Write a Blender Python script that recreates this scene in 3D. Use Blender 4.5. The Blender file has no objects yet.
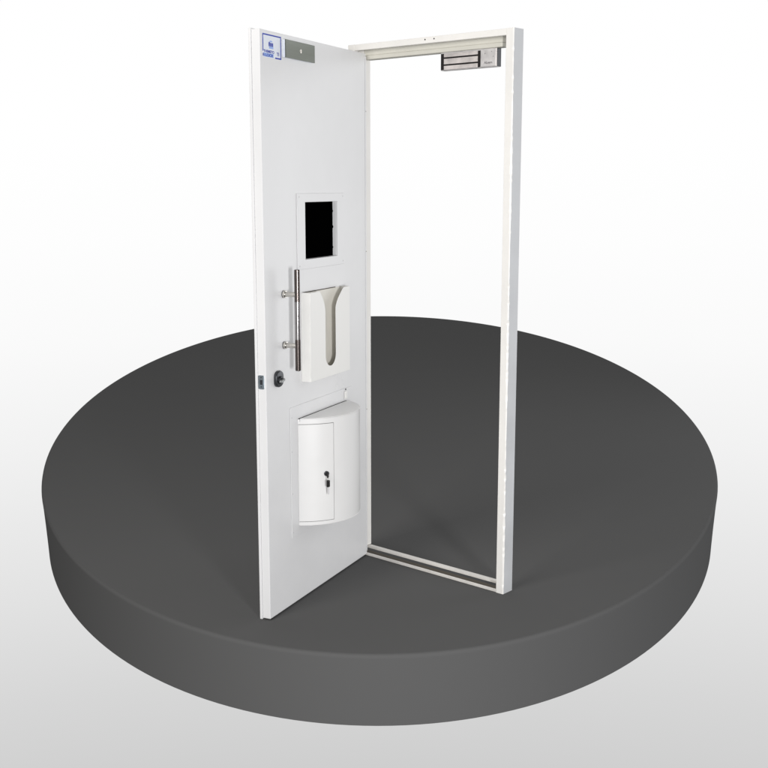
import bpy, bmesh, math, random
from mathutils import Vector, Matrix
random.seed(11)
C = bpy.context.scene.collection
SC = bpy.context.scene
PI = math.pi

# ------------------------------------------------------------------ materials
def mat(name, col, rough=.4, metal=0., spec=.5, bump=0., bscale=60., var=0., vscale=3., aniso=None, coat=0.):
    m = bpy.data.materials.new(name); m.use_nodes = True
    nt = m.node_tree; b = nt.nodes['Principled BSDF']
    b.inputs['Base Color'].default_value = (*col, 1)
    b.inputs['Roughness'].default_value = rough
    b.inputs['Metallic'].default_value = metal
    b.inputs['Specular IOR Level'].default_value = spec
    b.inputs['Coat Weight'].default_value = coat
    b.inputs['Coat Roughness'].default_value = .12
    tc = nt.nodes.new('ShaderNodeTexCoord')
    src = tc.outputs['Object']
    if aniso:
        mp = nt.nodes.new('ShaderNodeMapping'); mp.inputs['Scale'].default_value = aniso
        nt.links.new(src, mp.inputs['Vector']); src = mp.outputs['Vector']
    if var:
        n = nt.nodes.new('ShaderNodeTexNoise'); n.inputs['Scale'].default_value = vscale
        n.inputs['Detail'].default_value = 6; n.inputs['Roughness'].default_value = .6
        nt.links.new(src, n.inputs['Vector'])
        mr = nt.nodes.new('ShaderNodeMapRange')
        mr.inputs['From Min'].default_value = .3; mr.inputs['From Max'].default_value = .7
        mr.inputs['To Min'].default_value = 1 - var; mr.inputs['To Max'].default_value = 1 + var
        nt.links.new(n.outputs['Fac'], mr.inputs['Value'])
        mx = nt.nodes.new('ShaderNodeMix'); mx.data_type = 'RGBA'; mx.blend_type = 'MULTIPLY'
        mx.inputs['Factor'].default_value = 1
        mx.inputs['A'].default_value = (*col, 1)
        nt.links.new(mr.outputs['Result'], mx.inputs['B'])
        nt.links.new(mx.outputs['Result'], b.inputs['Base Color'])
        mr2 = nt.nodes.new('ShaderNodeMapRange')
        mr2.inputs['From Min'].default_value = .3; mr2.inputs['From Max'].default_value = .7
        mr2.inputs['To Min'].default_value = rough * .8; mr2.inputs['To Max'].default_value = min(1, rough * 1.25)
        nt.links.new(n.outputs['Fac'], mr2.inputs['Value'])
        nt.links.new(mr2.outputs['Result'], b.inputs['Roughness'])
    if bump:
        n2 = nt.nodes.new('ShaderNodeTexNoise'); n2.inputs['Scale'].default_value = bscale
        n2.inputs['Detail'].default_value = 3
        nt.links.new(src, n2.inputs['Vector'])
        bp = nt.nodes.new('ShaderNodeBump'); bp.inputs['Strength'].default_value = bump
        bp.inputs['Distance'].default_value = .002
        nt.links.new(n2.outputs['Fac'], bp.inputs['Height'])
        nt.links.new(bp.outputs['Normal'], b.inputs['Normal'])
    return m

M = dict(
    paint=mat('door_paint', (.775, .774, .778), .33, bump=.10, bscale=4, var=.05, vscale=1.7),
    frame=mat('frame_paint', (.84, .822, .79), .40, bump=.12, bscale=45, var=.04, vscale=5),
    outer=mat('frame_outer_shade', (.595, .605, .62), .45, bump=.15, bscale=30, var=.06, vscale=6),  # frame paint darkened: shade of the outer side put into the colour
    sill=mat('sill_paint', (.68, .655, .62), .5, bump=.2, bscale=40, var=.12, vscale=9),
    inner=mat('pocket_inner_paint', (.78, .755, .69), .45, bump=.06, bscale=20),
    knob=mat('worn_grey_metal', (.34, .35, .35), .32, 1., var=.15, vscale=60),
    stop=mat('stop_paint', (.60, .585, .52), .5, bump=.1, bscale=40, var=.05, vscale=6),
    cream=mat('pocket_paint', (.85, .842, .815), .36, bump=.06, bscale=20, var=.02, vscale=4),
    box=mat('cabinet_paint', (.785, .78, .772), .36, bump=.05, bscale=14, var=.02, vscale=4),
    top=mat('platform_top', (.107, .107, .107), .9, spec=0, bump=.05, bscale=350),
    side=mat('platform_side', (.112, .112, .112), .9, spec=0, bump=.05, bscale=350),
    steel=mat('brushed_steel', (.165, .178, .16), .36, 1., bump=.12, bscale=30, var=.10, vscale=12, aniso=(1, 1, 14)),
    alu=mat('silver_aluminium', (.86, .835, .825), .42, 1., bump=.08, bscale=60, var=.06, vscale=25),
    core=mat('laminated_core', (.86, .80, .775), .42, 1., bump=.1, bscale=80, var=.08, vscale=30),
    zinc=mat('zinc_plate', (.50, .58, .64), .35, 1., bump=.15, bscale=60, var=.12, vscale=30),
    bar=mat('dark_polished_bar', (.11, .094, .088), .17, 1.),
    bar_glint=mat('bar_middle_highlight', (.30, .29, .29), .12, 1.),  # bright reflection on the bar's middle put into its colour
    nickel=mat('satin_nickel', (.62, .60, .56), .25, 1., var=.05, vscale=20),
    gun=mat('gunmetal', (.075, .078, .085), .30, .8, var=.15, vscale=60),
    black=mat('black_plastic', (.012, .010, .010), .5, spec=.25, var=.1, vscale=40),
    pane=mat('dark_window_pane', (.0004, .0004, .0005), .9, spec=0),
    gap=mat('dark_gap', (.02, .02, .02), .8, spec=.1),
    blue=mat('blue_print', (.035, .065, .42), .5, spec=.3, var=.1, vscale=80),
    paleblue=mat('pale_blue_print', (.33, .48, .86), .5, spec=.3, var=.1, vscale=90),
    sticker=mat('sticker_film', (.80, .84, .90), .4, spec=.4, var=.03, vscale=60),
    tag=mat('pale_tag', (.66, .65, .66), .45, .3),
    gap_shade=mat('brown_gap_shade', (.10, .085, .065), .7, spec=.2),  # dark tone standing in for shade inside narrow gaps
    ink=mat('grey_ink', (.12, .11, .12), .5),
)

# ------------------------------------------------------------------ coordinate frames measured from the photograph
f_, pitch, cam_h = 1121.9931, .1765, 1.5195
a_, b_ = .7151, 1.1383
L = Vector((.4472, 4.014, 0))                       # latch side front outer foot of the frame
fd = Vector((-math.cos(a_), math.sin(a_), 0)); bk = Vector((math.sin(a_), math.cos(a_), 0))
hh = Vector((-.0704, 4.4722, 0)); dd = Vector((-math.cos(b_), -math.sin(b_), 0)); dn = Vector((-math.sin(b_), math.cos(b_), 0))
DW = .7885
F0 = hh + dd * DW                                   # free edge of the leaf on its visible face
ROOT = Vector((hh.x, hh.y, 0))
Z = Vector((0, 0, 1))
def D(u, v, o): return F0 - dd * u - dn * o + Z * v - ROOT      # leaf: u from free edge, v up, o out of the visible face
def R(u, v, b): return L + fd * u + bk * b + Z * v - ROOT       # frame: u from latch side, v up, b towards the back
H, FW, FD = 2.05, .7776, .0588

# ------------------------------------------------------------------ mesh helpers
def absorb(bm, t):
    me = bpy.data.meshes.new('tmp'); t.to_mesh(me); bm.from_mesh(me); bpy.data.meshes.remove(me); t.free()
def finish_bevel(t, bevel, segs=2):
    bmesh.ops.recalc_face_normals(t, faces=t.faces)
    if bevel:
        es = [e for e in t.edges if len(e.link_faces) == 2 and e.calc_face_angle(0) > .6]
        bmesh.ops.bevel(t, geom=es, offset=bevel, segments=segs, affect='EDGES', profile=.5, clamp_overlap=True)
def box(bm, fn, u0, u1, v0, v1, o0, o1, bevel=.0008, mi=0):
    t = bmesh.new()
    vs = [t.verts.new(fn(u, v, o)) for u in (u0, u1) for v in (v0, v1) for o in (o0, o1)]
    for q in ((0, 1, 3, 2), (4, 6, 7, 5), (0, 4, 5, 1), (2, 3, 7, 6), (0, 2, 6, 4), (1, 5, 7, 3)):
        t.faces.new([vs[i] for i in q]).material_index = mi
    finish_bevel(t, bevel); absorb(bm, t)
def extrude_outline(bm, fn, pts, o0, o1, bevel=.0004, mi=0):
    """pts (u,v) outline -> slab between o0 and o1"""
    t = bmesh.new()
    A = [t.verts.new(fn(u, v, o0)) for u, v in pts]; B = [t.verts.new(fn(u, v, o1)) for u, v in pts]
    n = len(pts)
    t.faces.new(A).material_index = mi; t.faces.new(B[::-1]).material_index = mi
    for i in range(n):
        t.faces.new((A[i], B[i], B[(i+1) % n], A[(i+1) % n])).material_index = mi
    finish_bevel(t, bevel, 1); absorb(bm, t)
def ring_slab(bm, fn, u0, u1, v0, v1, hu0, hu1, hv0, hv1, o0, o1, bevel=.0006):
    """rectangular slab with a rectangular opening"""
    t = bmesh.new()
    def loop(a, b, c, d, o): return [t.verts.new(fn(u, v, o)) for u, v in ((a, c), (b, c), (b, d), (a, d))]
    oa, ob = loop(u0, u1, v0, v1, o0), loop(u0, u1, v0, v1, o1)
    ia, ib = loop(hu0, hu1, hv0, hv1, o0), loop(hu0, hu1, hv0, hv1, o1)
    for i in range(4):
        j = (i + 1) % 4
        t.faces.new((oa[i], oa[j], ia[j], ia[i])); t.faces.new((ob[i], ib[i], ib[j], ob[j]))
        t.faces.new((oa[i], ob[i], ob[j], oa[j])); t.faces.new((ia[i], ia[j], ib[j], ib[i]))
    finish_bevel(t, bevel); absorb(bm, t)
def lathe(bm, P0, P1, prof, seg=28, mi=0):
    """prof: list of (t along axis 0..1 in metres, radius)"""
    ax = (P1 - P0).normalized()
    s = ax.orthogonal().normalized(); q = ax.cross(s)
    t = bmesh.new(); rings = []
    for d, r in prof:
        rings.append([t.verts.new(P0 + ax * d + (s * math.cos(2*PI*i/seg) + q * math.sin(2*PI*i/seg)) * r) for i in range(seg)])
    for A, B in zip(rings, rings[1:]):
        for i in range(seg):
            fc = t.faces.new((A[i], A[(i+1) % seg], B[(i+1) % seg], B[i])); fc.smooth = True; fc.material_index = mi
    t.faces.new(rings[0]).material_index = mi; t.faces.new(rings[-1][::-1]).material_index = mi
    bmesh.ops.recalc_face_normals(t, faces=t.faces); absorb(bm, t)
def rod(bm, P0, P1, r, cham=.001, seg=28, mi=0):
    l = (P1 - P0).length
    lathe(bm, P0, P1, [(0, r - cham), (cham, r), (l - cham, r), (l, r - cham)], seg, mi)
def obj(name, bm, mats, parent=None):
    me = bpy.data.meshes.new(name); bm.to_mesh(me); bm.free()
    for m in (mats if isinstance(mats, (list, tuple)) else [mats]): me.materials.append(m)
    o = bpy.data.objects.new(name, me); C.objects.link(o)
    if parent: o.parent = parent
    if any(p.use_smooth for p in me.polygons): me.set_sharp_from_angle(angle=.6)
    return o
def part(name, mats, parent, *calls):
    bm = bmesh.new()
    for fn, *args in calls: fn(bm, *args)
    return obj(name, bm, mats, parent)
def sharp(o, ang=.7):
    o.data.shade_smooth() if hasattr(o.data, 'shade_smooth') else None
    o.data.set_sharp_from_angle(angle=ang)

# ------------------------------------------------------------------ platform (the round base the door stands on)
def platform():
    bm = bmesh.new(); n = 256
    cx, cy, A, B = -.0222, 8.2535, 2.093, 4.7905
    cx2, cy2, A2 = -.0200, 7.2605, 1.904
    def bottom(th):
        c, s = math.cos(th), math.sin(th)
        return cx2 + A2 * c, cy2 + (3.797 if s < 0 else 5.55) * s
    def topp(th, k=0.):
        return cx + (A - k) * math.cos(th), cy + (B - k) * math.sin(th)
    rings = []
    levels = [(-.25, 1)] + [(-.25 + .25 * i / 6, 1 - i / 6) for i in range(1, 6)] + [(-.016, 0.03)]
    ths = [2 * PI * i / n for i in range(n)]
    def mix(th, k, z):
        (x0, y0), (x1, y1) = topp(th), bottom(th)
        return Vector((x0 + (x1 - x0) * k, y0 + (y1 - y0) * k, z))
    rings.append([bm.verts.new(mix(t, 1, -.25)) for t in ths])
    for z, k in levels[1:]: rings.append([bm.verts.new(mix(t, k, z)) for t in ths])
    for a in (0, 25, 50, 75, 90):
        rr = .013
        k = rr * (1 - math.cos(math.radians(a))); z = -rr + rr * math.sin(math.radians(a))
        rings.append([bm.verts.new(Vector((*topp(t, k), z))) for t in ths])
    for ri, (P, Q) in enumerate(zip(rings, rings[1:])):
        for i in range(n):
            fc = bm.faces.new((P[i], P[(i+1) % n], Q[(i+1) % n], Q[i])); fc.smooth = True
            fc.material_index = 1 if ri < len(rings) - 3 else 0
    bm.faces.new(rings[-1]).material_index = 0
    bm.faces.new(rings[0][::-1]).material_index = 1
    bmesh.ops.recalc_face_normals(bm, faces=bm.faces)
    o = obj('round_platform', bm, [M['top'], M['side']])
    sharp(o, .9)
    o['label'] = 'low round dark grey platform under the open white door'
    o['category'] = 'platform'
    return o
platform()

# ------------------------------------------------------------------ the door set
root = bpy.data.objects.new('security_door', None); C.objects.link(root); root.location = ROOT
root['label'] = 'white steel security door standing wide open in its slim frame'
root['category'] = 'door'; root['kind'] = 'thing'

# ---- frame
WX0, WX1, WV0, WV1 = .2835, .5310, 1.2545, 1.4555      # window opening in the leaf
def latch_jamb(bm):
    """upright whose front outer corner carries an uneven chipped edge"""
    n = 170; rings = []
    t = bmesh.new()
    c = .0016
    for i in range(n + 1):
        v = (H) * i / n
        k = .0035 + .0012 * math.sin(v * 9.1) + random.uniform(-.0008, .0008)
        if random.random() < .30: k += random.uniform(.0008, .0034)
        b2 = random.uniform(-.0009, .0009)
        pts = [(k, 0), (.033 - c, 0), (.033, c), (.033, .018), (.033, FD), (0, FD), (abs(b2) * .4, .014), (0, k * .9)]
        rings.append([t.verts.new(R(u, v, b)) for u, b in pts])
    m = len(rings[0])
    for P, Q in zip(rings, rings[1:]):
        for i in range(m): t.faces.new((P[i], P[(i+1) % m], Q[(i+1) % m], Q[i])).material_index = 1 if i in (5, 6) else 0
    t.faces.new(rings[0]); t.faces.new(rings[-1][::-1])
    bmesh.ops.recalc_face_normals(t, faces=t.faces); absorb(bm, t)
part('jamb', [M['frame'], M['outer']], root, (latch_jamb,))
part('jamb', M['frame'], root, (box, R, FW - .033, FW, 0, H, 0, FD, .0015))
head = part('head_rail', M['frame'], root, (box, R, .0332, FW - .0332, 2.027, H - .0006, .0003, FD - .0003, .0012))
for u in (.3932, .3511):
    part('screw_hole', M['gap'], head, (rod, R(u, 2.0405, .0008), R(u, 2.0405, -.0004), .0028, .0003, 16))
# rebated stop around the opening: two steps under the head, one on each upright
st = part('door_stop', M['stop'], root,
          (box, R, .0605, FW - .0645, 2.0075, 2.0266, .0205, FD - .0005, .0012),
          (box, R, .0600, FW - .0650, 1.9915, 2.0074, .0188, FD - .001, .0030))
part('door_stop', M['frame'], root, (box, R, .0334, .0450, .0305, 1.991, .021, FD - .0008, .0012))
part('door_stop', M['frame'], root, (box, R, FW - .0642, FW - .0334, .0305, 2.0266, .0205, FD - .0008, .0012))
sill = part('threshold', M['sill'], root, (box, R, .0334, FW - .0334, .0005, .0120, .0004, .0065, .0015))
part('sill_rail', M['sill'], sill, (box, R, .0334, FW - .0334, .0190, .0290, .036, FD - .0030, .0015))
part('groove_shade', M['gap_shade'], sill, (box, R, .0336, FW - .0336, .0004, .0016, .0070, FD - .004, .0002))  # dark strip laid in for the shade of the sill recess
for v in (.22, 1.02, 1.80):   # concealed hinge knuckles between leaf and frame
    part('hinge', M['frame'], root, (rod, D(DW + .0035, v - .045, -.004), D(DW + .0035, v + .045, -.004), .0036, .001, 14))

# ---- leaf
leaf = part('door_leaf', M['paint'], root,
            (ring_slab, D, 0, DW, .0055, 2.0125, WX0, WX1, WV0, WV1, -.0315, 0, .0018))
part('cover_sheet', M['paint'], leaf, (ring_slab, D, -.0028, DW - .02, .001, 2.0165, WX0, WX1, WV0, WV1, -.0412, -.0320, .0012))
part('edge_fold', M['paint'], leaf, (box, D, DW - .0085, DW - .0005, .02, 2.0, .0003, .0022, .0008))
for v in (1.796, 1.257, .62):
    part('rivet', M['nickel'], leaf, (lathe, D(DW - .0045, v, .0021), D(DW - .0045, v, .01), [(0, .0028), (.0008, .0026), (.0014, .0015)], 14))

# ---- latch plate on the free edge
lp = part('latch_plate', M['zinc'], root)
def latch_plate():
    bm = bmesh.new()
    E = lambda a, v, o: D(-o, v, -a)           # a = depth into the leaf edge
    pts = []
    for cx, cy, s in ((.0255, .8735, 0), (.0115, .8735, 90), (.0115, .8345, 180), (.0255, .8345, 270)):
        for k in range(7):
            an = math.radians(s + 15 * k); pts.append((cx + .0045 * math.cos(an), cy + .0045 * math.sin(an)))
    extrude_outline(bm, E, pts, .0002, .0018, .0005)
    me = bpy.data.meshes.new('latch_plate'); bm.to_mesh(me); bm.free()
    lp.data = me; me.materials.append(M['zinc'])
    part('bolt_recess', M['gun'], lp, (box, E, .0135, .0225, .8455, .8625, .0019, .0026, .0004))
    for v in (.8705, .8385):
        part('screw', M['gun'], lp, (lathe, E(.0185, v, .0018), E(.0185, v, .01), [(0, .0022), (.0004, .0021), (.0007, .0014)], 14))
latch_plate()

# ---- armature plate and sticker at the top
arm = part('armature_plate', M['steel'], root, (box, D, .1425, .3475, 1.9355, 1.9945, .0115, .0150, .0009))
part('spacer', M['sticker'], arm, (box, D, .1432, .3465, 1.9362, 1.9938, .0004, .0114, .0005))
part('bolt', M['nickel'], arm, (lathe, D(.2455, 1.9655, .0149), D(.2455, 1.9655, .04), [(0, .0075), (.0007, .0073), (.0014, .0062), (.0016, .003)], 20))
stk = part('sticker', M['sticker'], root, (box, D, .0150, .1372, 1.9262, 2.0016, .0002, .0007, .0002))
def border(bm):
    o0, o1 = .00075, .00115
    for (u0, u1, v0, v1) in ((.0160, .1362, 1.9964, 2.0006), (.0160, .0205, 1.9450, 1.9962), (.1312, .1362, 1.9265, 1.9962), (.0960, .1310, 1.9265, 1.9312)):
        box(bm, D, u0, u1, v0, v1, o0, o1, .0001)
part('sticker_border', M['blue'], stk, (border,))
def emblem(bm):
    o0, o1 = .00075, .00112
    for u in (.0545, .0648, .0751): box(bm, D, u, u + .0086, 1.9655, 1.9745, o0, o1, .0001)
    box(bm, D, .0545, .0837, 1.9630, 1.9652, o0, o1, .0001)
    box(bm, D, .0545, .0640, 1.9748, 1.9766, o0, o1, .0001)
em = part('emblem', M['blue'], stk, (emblem,))
part('emblem_shade', M['paleblue'], stk, (box, D, .0570, .0850, 1.9560, 1.9626, .00074, .0010, .0001),
     (extrude_outline, D, [(.0590, 1.9772), (.0800, 1.9772), (.0760, 1.9815), (.0640, 1.9815)], .00074, .0010, 0))
def text_mesh(name, s, m, parent, fn, u, v, o, width, height, bold=.0):
    cu = bpy.data.curves.new('tmp_text', 'FONT'); cu.body = s; cu.extrude = 0; cu.offset = bold
    to = bpy.data.objects.new('tmp_text', cu); C.objects.link(to)
    bpy.context.view_layer.update()
    me = bpy.data.meshes.new_from_object(to.evaluated_get(bpy.context.evaluated_depsgraph_get()))
    bpy.data.objects.remove(to); bpy.data.curves.remove(cu)
    xs = [w.co.x for w in me.vertices]; ys = [w.co.y for w in me.vertices]
    x0, x1, y0, y1 = min(xs), max(xs), min(ys), max(ys)
    for w in me.vertices:
        w.co = fn(u + (w.co.x - x0) / (x1 - x0) * width, v + (w.co.y - y0) / (y1 - y0) * height, o)
    me.name = name; me.materials.append(m)
    t = bpy.data.objects.new(name, me); C.objects.link(t); t.parent = parent
    return t
part('text_band', M['paleblue'], stk, (box, D, .0225, .0850, 1.9285, 1.9400, .00072, .00098, .0001))
text_mesh('lettering', 'THEMETO', M['blue'], stk, D, .0215, 1.9412, .0013, .0680, .0090, .035)
text_mesh('lettering', 'TI', M['blue'], stk, D, .1060, 1.9370, .0013, .0150, .0110, .03)
text_mesh('lettering', 'B LOCK', M['blue'], stk, D, .0165, 1.9292, .0013, .0680, .0095, .03)

# ---- viewing window
win = part('viewing_window', M['paint'], root)
bm = bmesh.new()
ring_slab(bm, D, .2265, .5890, 1.2205, 1.4865, WX0 - .0004, WX1 + .0004, WV0 - .0004, WV1 + .0004, .0003, .0042, .0012)
me = bpy.data.meshes.new('viewing_window'); bm.to_mesh(me); bm.free(); me.materials.append(M['paint']); win.data = me
pane = part('pane', M['pane'], win, (box, D, WX0 + .0005, WX1 - .0005, WV0 + .0005, WV1 - .0005, -.026, -.0165, 0))
def sealant(bm):
    n = 46; jag = []
    for i in range(n + 1):
        v = WV0 + .001 + (WV1 - WV0 - .002) * i / n
        jag.append((WX1 - .0066 + random.uniform(0, .0005) + (.0030 if i in (7, 24, 25, 38) else 0), v))
    t = bmesh.new()
    lo = [(t.verts.new(D(WX1 - .0045, v, -.0163)), t.verts.new(D(WX1 - .0006, v, -.0163)),
           t.verts.new(D(WX1 - .0006, v, -.0163 + max(.0006, (u - WX1 + .0075) * .9))), t.verts.new(D(WX1 - .0045, v, -.0155))) for u, v in jag]
    for P, Q in zip(lo, lo[1:]):
        for k in range(4): t.faces.new((P[k], P[(k+1) % 4], Q[(k+1) % 4], Q[k]))
    t.faces.new(lo[0]); t.faces.new(lo[-1][::-1])
    bmesh.ops.recalc_face_normals(t, faces=t.faces); absorb(bm, t)
part('sealant', M['pane'], win, (sealant,))
for u, v in ((.2400, 1.4745), (.5760, 1.4745), (.2400, 1.2330), (.5760, 1.2330)):
    part('screw', M['tag'], win, (lathe, D(u, v, .0041), D(u, v, .02), [(0, .0034), (.0006, .0032), (.0012, .0018)], 14))

# ---- pull handle
BU, BO, BR = .1270, .0545, .0098
def handle():
    bm = bmesh.new()
    P = lambda v: D(BU, v, BO)
    lathe(bm, P(.8795), P(1.2310), [(0, BR - .002), (.002, BR), (.1095, BR)], 32, 0)
    lathe(bm, P(.9892), P(1.2310), [(0, BR + .0003), (.1310, BR + .0003)], 32, 1)
    lathe(bm, P(1.1204), P(1.2310), [(0, BR), (.1086, BR), (.1106, BR - .002)], 32, 0)
    return obj('pull_handle', bm, [M['bar'], M['bar_glint']], root)
hd = handle()
for v in (1.1445, .9668):
    part('standoff', M['nickel'], hd, (lathe, D(BU, v, .0005), D(BU, v, BO), [(0, .0092), (.03, .0092), (BO - BR * .6, .0088)], 24))
    part('rosette', M['nickel'], hd, (lathe, D(BU, v, .0024), D(BU, v, .03), [(0, .0132), (.006, .0132), (.0085, .0118), (.0087, .0095)], 28))
    part('gasket', M['gun'], hd, (lathe, D(BU, v, .0003), D(BU, v, .03), [(0, .0136), (.002, .0136)], 28))

# ---- thumb turn lock
def thumb():
    bm = bmesh.new(); n = 36
    t = bmesh.new(); rings = []
    for k, o in ((1, .0003), (1, .008), (.93, .0108), (.80, .0118)):
        r = []
        for i in range(n):
            an = 2 * PI * i / n
            cy = .010 if math.sin(an) >= 0 else -.008
            r.append(t.verts.new(D(.0770 + .0255 * k * math.cos(an), .8545 + cy * k + .0200 * k * math.sin(an), o)))
        rings.append(r)
    for P, Q in zip(rings, rings[1:]):
        for i in range(n): t.faces.new((P[i], P[(i+1) % n], Q[(i+1) % n], Q[i])).smooth = True
    t.faces.new(rings[0]); t.faces.new(rings[-1][::-1])
    bmesh.ops.recalc_face_normals(t, faces=t.faces); absorb(bm, t)
    o = obj('thumb_turn_lock', bm, M['gun'], root); sharp(o, .6)
    c = .8520
    part('cylinder', M['gun'], o, (lathe, D(.0750, c, .0115), D(.0750, c, .05), [(0, .0140), (.006, .0140), (.0080, .012)], 24))
    part('turn_knob', M['knob'], o, (extrude_outline, D, [(.0530, c - .0040), (.0570, c - .0072), (.0800, c - .0024), (.0840, c + .0030), (.0800, c + .0074), (.0570, c + .0030)], .0192, .0290, .0018))
thumb()

# ---- document pocket
def pocket():
    u0, u1, v0, v1, o = .2510, .5640, .8180, 1.1388, .0375
    th = .0016
    pts = [(u0, v0), (u1, v0), (u1, v1)]
    cx, hw, rb, fl = .4072, .0412, .0412, .1040
    vb = .8975
    # right flare, slot, left flare
    def flare(sg):
        return [(cx + sg * (hw + (.068 if sg > 0 else .042) * (1 - k / 12) ** (1.6 if sg > 0 else 1.9)), v1 - (.072 if sg > 0 else .080) * (k / 12)) for k in range(13)]
    right = flare(1); left = flare(-1)
    pts += [p for p in right]
    pts += [(cx + rb * math.cos(-k * PI / 14), vb + rb * math.sin(-k * PI / 14)) for k in range(15)]
    pts += left[::-1]
    pts += [(u0, v1)]
    o_ = part('document_pocket', M['cream'], root,
              (extrude_outline, D, pts, o - th, o, .0005),
              (box, D, u0, u0 + th, v0, v1, .0004, o - th - .0001, .0005),
              (box, D, u1 - th, u1, v0, v1, .0004, o - th - .0001, .0005),
              (box, D, u0 + th, u1 - th, v0, v0 + th, .0004, o - th - .0001, .0004))
    part('back_sheet', M['inner'], o_, (box, D, u0 + th + .0003, u1 - th - .0003, v0 + th + .0003, 1.1360, .0003, .0030, .0006))
    part('gap_shade_strip', M['gap_shade'], o_, (box, D, .2620, .5150, 1.1363, 1.1388, .0003, .0026, .0003))  # dark strip drawn in as the shadow gap above the back sheet
pocket()

# ---- half-round parcel box
UM, CH, SG = .405, .1955, .133
RR = (CH * CH + SG * SG) / (2 * SG); AA = math.asin(CH / RR)
V0, V1 = .2898, .6890
def arc(t, r=RR): return UM + r * math.sin(t), r * math.cos(t) - (RR - SG)
PL = .0028     # thickness of the backing plate
def curved(bm, t0, t1, v0, v1, r0, r1, n=24, bevel=.0):
    """curved slab of the drum wall"""
    t = bmesh.new(); cols = []
    for i in range(n + 1):
        a = t0 + (t1 - t0) * i / n
        q = []
        for v in (v0, v1):
            for r in (r0, r1):
                u, o = arc(a, r); q.append(t.verts.new(D(u, v, max(o, PL + .0004))))
        cols.append(q)
    for P, Q in zip(cols, cols[1:]):
        for i, j in ((0, 1), (1, 3), (3, 2), (2, 0)):
            t.faces.new((P[i], P[j], Q[j], Q[i]))
    for q in (cols[0], cols[-1]): t.faces.new((q[0], q[1], q[3], q[2]))
    bmesh.ops.recalc_face_normals(t, faces=t.faces)
    absorb(bm, t)
HT0, HT1, HV0, HV1 = -AA + .016, -.545, .3050, .6665
def cabinet():
    bm = bmesh.new(); th = .002; g = .0016; ga = g / RR
    ro, ri = RR, RR - th
    curved(bm, -AA, AA, HV1 + g, V1 - .0022, ri, ro, 60)
    curved(bm, -AA, AA, V0 + .0022, HV0 - g, ri, ro, 60)
    curved(bm, HT1 + ga, AA, HV0 - g, HV1 + g, ri, ro, 44)
    curved(bm, -AA, HT0 - ga, HV0 - g, HV1 + g, ri, ro, 4)
    o = obj('parcel_box', bm, M['box'], root); sharp(o, .5)
    def lid(bm, v0, v1, back):
        pts = [arc(-AA + .03 + (2 * AA - .06) * i / 60, RR + .0006) for i in range(61)]
        pts = [(u, max(w, back)) for u, w in pts]
        pts = [(pts[0][0], back)] + [p for p in pts if p[1] > back + .0005] + [(pts[-1][0], back)]
        extrude_outline(bm, lambda u, w, v: D(u, v, w), pts, v0, v1, .0009)
    l = part('top_lid', M['box'], o, (lid, V1 - .0020, V1 + .0006, .0105)); sharp(l, .5)
    l = part('bottom_panel', M['box'], o, (lid, V0 - .0006, V0 + .0020, .0036)); sharp(l, .5)
    part('drop_slot', M['gap'], o, (box, D, UM - CH + .004, UM + CH - .006, V1 - .0105, V1 - .0005, PL + .0006, .0102, 0))
    part('liner', M['gap'], o, (curved, HT0 - .012, HT1 + .03, HV0 - .006, HV1 + .006, RR - .0060, RR - .0046, 24))
    hb = bmesh.new(); curved(hb, HT0, HT1, HV0, HV1, RR - .0016, RR + .0002, 24)
    h = obj('hatch', hb, M['box'], o); sharp(h, .5)
    part('corner_tab', M['cream'], o, (box, D, .5800, .6010, .6955, .7270, PL + .0003, .0085, .0030))
    part('tab_pin', M['gun'], o, (lathe, D(.5925, .7330, PL + .0002), D(.5925, .7330, .02), [(0, .003), (.002, .003), (.003, .002)], 14))
    part('backing_plate', M['paint'], o, (box, D, .1583, .6500, .2556, .7370, .0003, PL, .0010))
    for u, v in ((.1680, .70), (.1680, .575), (.1680, .42), (.1680, .275), (.6420, .62), (.6420, .42), (.6420, .275)):
        part('screw', M['tag'], o, (lathe, D(u, v, PL), D(u, v, .02), [(0, .0030), (.0005, .0028), (.001, .0016)], 12))
    # cam lock on the hatch
    t0 = -.690; u, w = arc(t0); n = Vector((math.sin(t0), math.cos(t0)))
    v = .4810
    a = D(u, v, w); b = D(u + n.x * .05, v, w + n.y * .05)
    part('cam_lock', M['gun'], o, (lathe, a + (b - a) * .004, b, [(0, .0095), (.0045, .0095), (.006, .0082), (.0062, .004)], 26))
    return a, (b - a).normalized()
lockP, lockN = cabinet()

# ---- electromagnetic lock under the head
def maglock():
    b0 = .0205
    body = part('electromagnetic_lock', M['alu'], root, (box, R, .0850, .3345, 1.9268, 1.9908, b0, .0455, .0012))
    part('end_cap', M['gun'], body, (box, R, .0832, .0848, 1.9275, 1.9900, b0 + .002, .0450, .0005))
    part('core_bed', M['black'], body, (box, R, .1555, .3345 - .0008, 1.9288, 1.9862, b0 - .0012, b0 - .0002, .0003))
    for v0, v1 in ((1.9735, 1.9858), (1.9488, 1.9680), (1.9292, 1.9432)):
        part('core_strip', M['core'], body, (box, R, .1660, .3185, v0, v1, b0 - .0028, b0 - .0013, .0004))
    part('terminal_cover', M['alu'], body, (box, R, .0875, .1515, 1.9292, 1.9880, b0 - .0030, b0 - .0002, .0009))
    mir = lambda u, v, o: R(.2400 - u, v, o)
    text_mesh('lettering', 'ALeam', M['ink'], body, mir, .1025, 1.9385, b0 - .0033, .0350, .0080, .015)
    for u, v in ((.105, 1.979), (.134, 1.974), (.098, 1.962)):
        part('screw', M['gun'], body, (lathe, R(u, v, b0 - .0029), R(u, v, b0 - .02), [(0, .0014), (.0005, .0012)], 10))
maglock()

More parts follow.
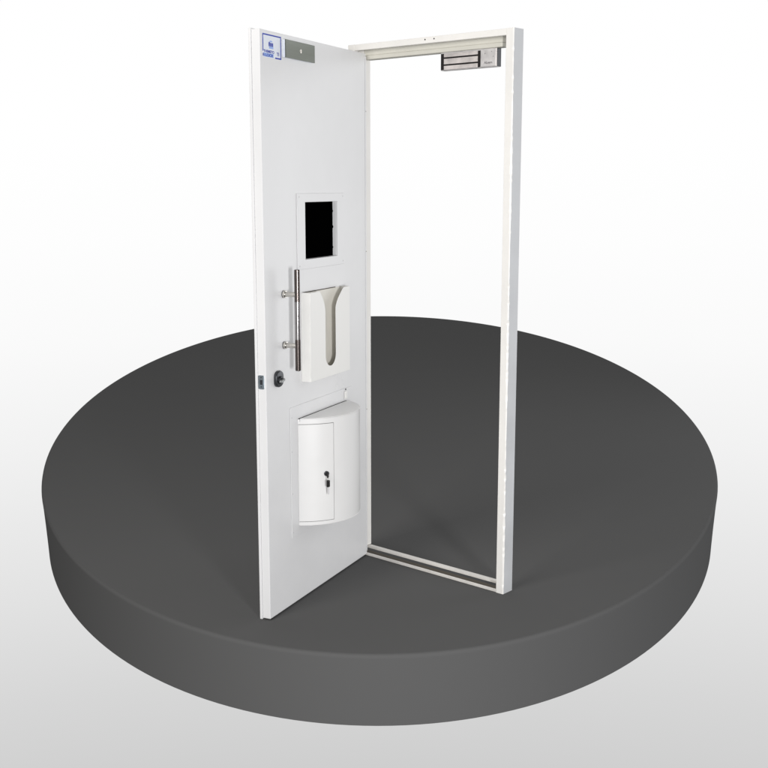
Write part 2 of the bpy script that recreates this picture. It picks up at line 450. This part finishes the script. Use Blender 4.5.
# ------------------------------------------------------------------ keys hanging in the cabinet lock (a thing of its own)
def keys():
    kr = bpy.data.objects.new('key_bunch', None); C.objects.link(kr)
    kr.location = ROOT + lockP
    kr['label'] = 'two small dark keys on a ring, hanging from the lock of the half-round box'
    kr['category'] = 'keys'
    side = lockN.cross(Z).normalized()
    K = lambda s, v, n: side * s + Z * v + lockN * n
    part('key_bow', M['black'], kr, (extrude_outline, lambda n, v, s: K(s + .0025, v, n), [(.0055, -.0035), (.0125, -.0075), (.0165, -.0125), (.0225, -.0130), (.0265, -.0065), (.0260, .0045), (.0180, .0065), (.0125, .0045)], -.0014, .0014, .0005))
    def ring(bm):
        n, m, R0, r0 = 26, 8, .0080, .0007
        t = bmesh.new(); G = []
        for i in range(n):
            a = 2 * PI * i / n
            G.append([t.verts.new(K(.0025 + r0 * math.sin(2*PI*j/m), -.0160 + (R0 + r0 * math.cos(2*PI*j/m)) * math.sin(a), .0205 + (R0 + r0 * math.cos(2*PI*j/m)) * math.cos(a))) for j in range(m)])
        for i in range(n):
            for j in range(m):
                t.faces.new((G[i][j], G[(i+1) % n][j], G[(i+1) % n][(j+1) % m], G[i][(j+1) % m])).smooth = True
        bmesh.ops.recalc_face_normals(t, faces=t.faces); absorb(bm, t)
    part('key_ring', M['nickel'], kr, (ring,))
    bow = [(-.0058, -.0225), (-.0030, -.0205), (.0040, -.0205), (.0068, -.0225), (.0070, -.0440), (.0045, -.0465), (-.0036, -.0465), (-.0060, -.0440)]
    part('spare_key_bow', M['black'], kr, (extrude_outline, lambda s, v, n: K(s + .0005, v, n + .0195), bow, -.0014, .0014, .0005))
    bl = [(-.0026, -.0467), (.0030, -.0467), (.0028, -.0640), (.0018, -.0655), (.0026, -.0675), (.0012, -.0700), (.0022, -.0725), (.0004, -.0745), (-.0024, -.0730)]
    part('key_blade', M['tag'], kr, (extrude_outline, lambda s, v, n: K(s + .0005, v, n + .0195), bl, -.0009, .0009, .0002))
keys()

# ------------------------------------------------------------------ camera
cam = bpy.data.cameras.new('camera'); co = bpy.data.objects.new('camera', cam); C.objects.link(co)
co.location = (0, 0, cam_h); co.rotation_euler = (PI / 2 - pitch, 0, 0)
cam.sensor_width = 36; cam.sensor_fit = 'HORIZONTAL'; cam.lens = f_ / 768 * 36
cam.clip_start = .05; cam.clip_end = 500
SC.camera = co

# ------------------------------------------------------------------ studio surround
W = bpy.data.worlds.new('World'); SC.world = W; W.use_nodes = True
nt = W.node_tree; bg = nt.nodes['Background']
tc = nt.nodes.new('ShaderNodeTexCoord'); sp = nt.nodes.new('ShaderNodeSeparateXYZ')
nt.links.new(tc.outputs['Generated'], sp.inputs[0])
mr = nt.nodes.new('ShaderNodeMapRange'); mr.inputs['From Min'].default_value = -1; mr.inputs['From Max'].default_value = 1
nt.links.new(sp.outputs['Z'], mr.inputs['Value'])
cr = nt.nodes.new('ShaderNodeValToRGB'); nt.links.new(mr.outputs['Result'], cr.inputs['Fac'])
stops = [(-1, .22), (-.62, .42), (-.494, .610), (-.42, .675), (-.33, .775), (-.22, .885), (-.134, .955), (-.05, .985), (.04, 1.0), (1, 1.0)]
el = cr.color_ramp.elements
while len(el) < len(stops): el.new(.5)
for e, (z, v) in zip(el, stops):
    e.position = (z + 1) / 2; e.color = (v, v, v, 1)
mr2 = nt.nodes.new('ShaderNodeMapRange'); mr2.interpolation_type = 'SMOOTHSTEP'
mr2.inputs['From Min'].default_value = .10; mr2.inputs['From Max'].default_value = .80
mr2.inputs['To Min'].default_value = .30; mr2.inputs['To Max'].default_value = 1
nt.links.new(sp.outputs['Y'], mr2.inputs['Value'])
mx = nt.nodes.new('ShaderNodeMix'); mx.data_type = 'RGBA'; mx.blend_type = 'MULTIPLY'; mx.inputs['Factor'].default_value = 1
nt.links.new(cr.outputs['Color'], mx.inputs['A']); nt.links.new(mr2.outputs['Result'], mx.inputs['B'])
nt.links.new(mx.outputs['Result'], bg.inputs['Color']); bg.inputs['Strength'].default_value = 1.0

def softbox(name, loc, target, size, power, col=(1, 1, 1), sy=None):
    l = bpy.data.lights.new(name, 'AREA'); l.energy = power; l.color = col
    l.shape = 'RECTANGLE'; l.size = size; l.size_y = sy or size
    o = bpy.data.objects.new(name, l); C.objects.link(o); o.location = loc
    o.rotation_euler = (Vector(target) - Vector(loc)).to_track_quat('-Z', 'Y').to_euler()
softbox('key_softbox', (-2.7, .8, 3.8), (0, 4.2, 1.6), 2.0, 106, (1, .97, .93), 2.2)
softbox('side_fill', (4.3, 6.2, 1.75), (-.2, 4.2, 1.2), 2.4, 45, (.97, .985, 1), 3.2)  # added lamp out of view, lifts the leaf more than the post
softbox('front_softbox', (-.2, -2.4, .55), (0, 4.0, .6), 2.4, 70, (1, 1, 1), 2.0)
softbox('right_softbox', (1.9, -1.6, 1.0), (-.2, 4.2, 1.05), .6, 190, (.99, .99, 1), .9)

SC.view_settings.view_transform = 'Standard'; SC.view_settings.look = 'None'
SC.view_settings.exposure = 0; SC.view_settings.gamma = 1
SC.cycles.max_bounces = 8
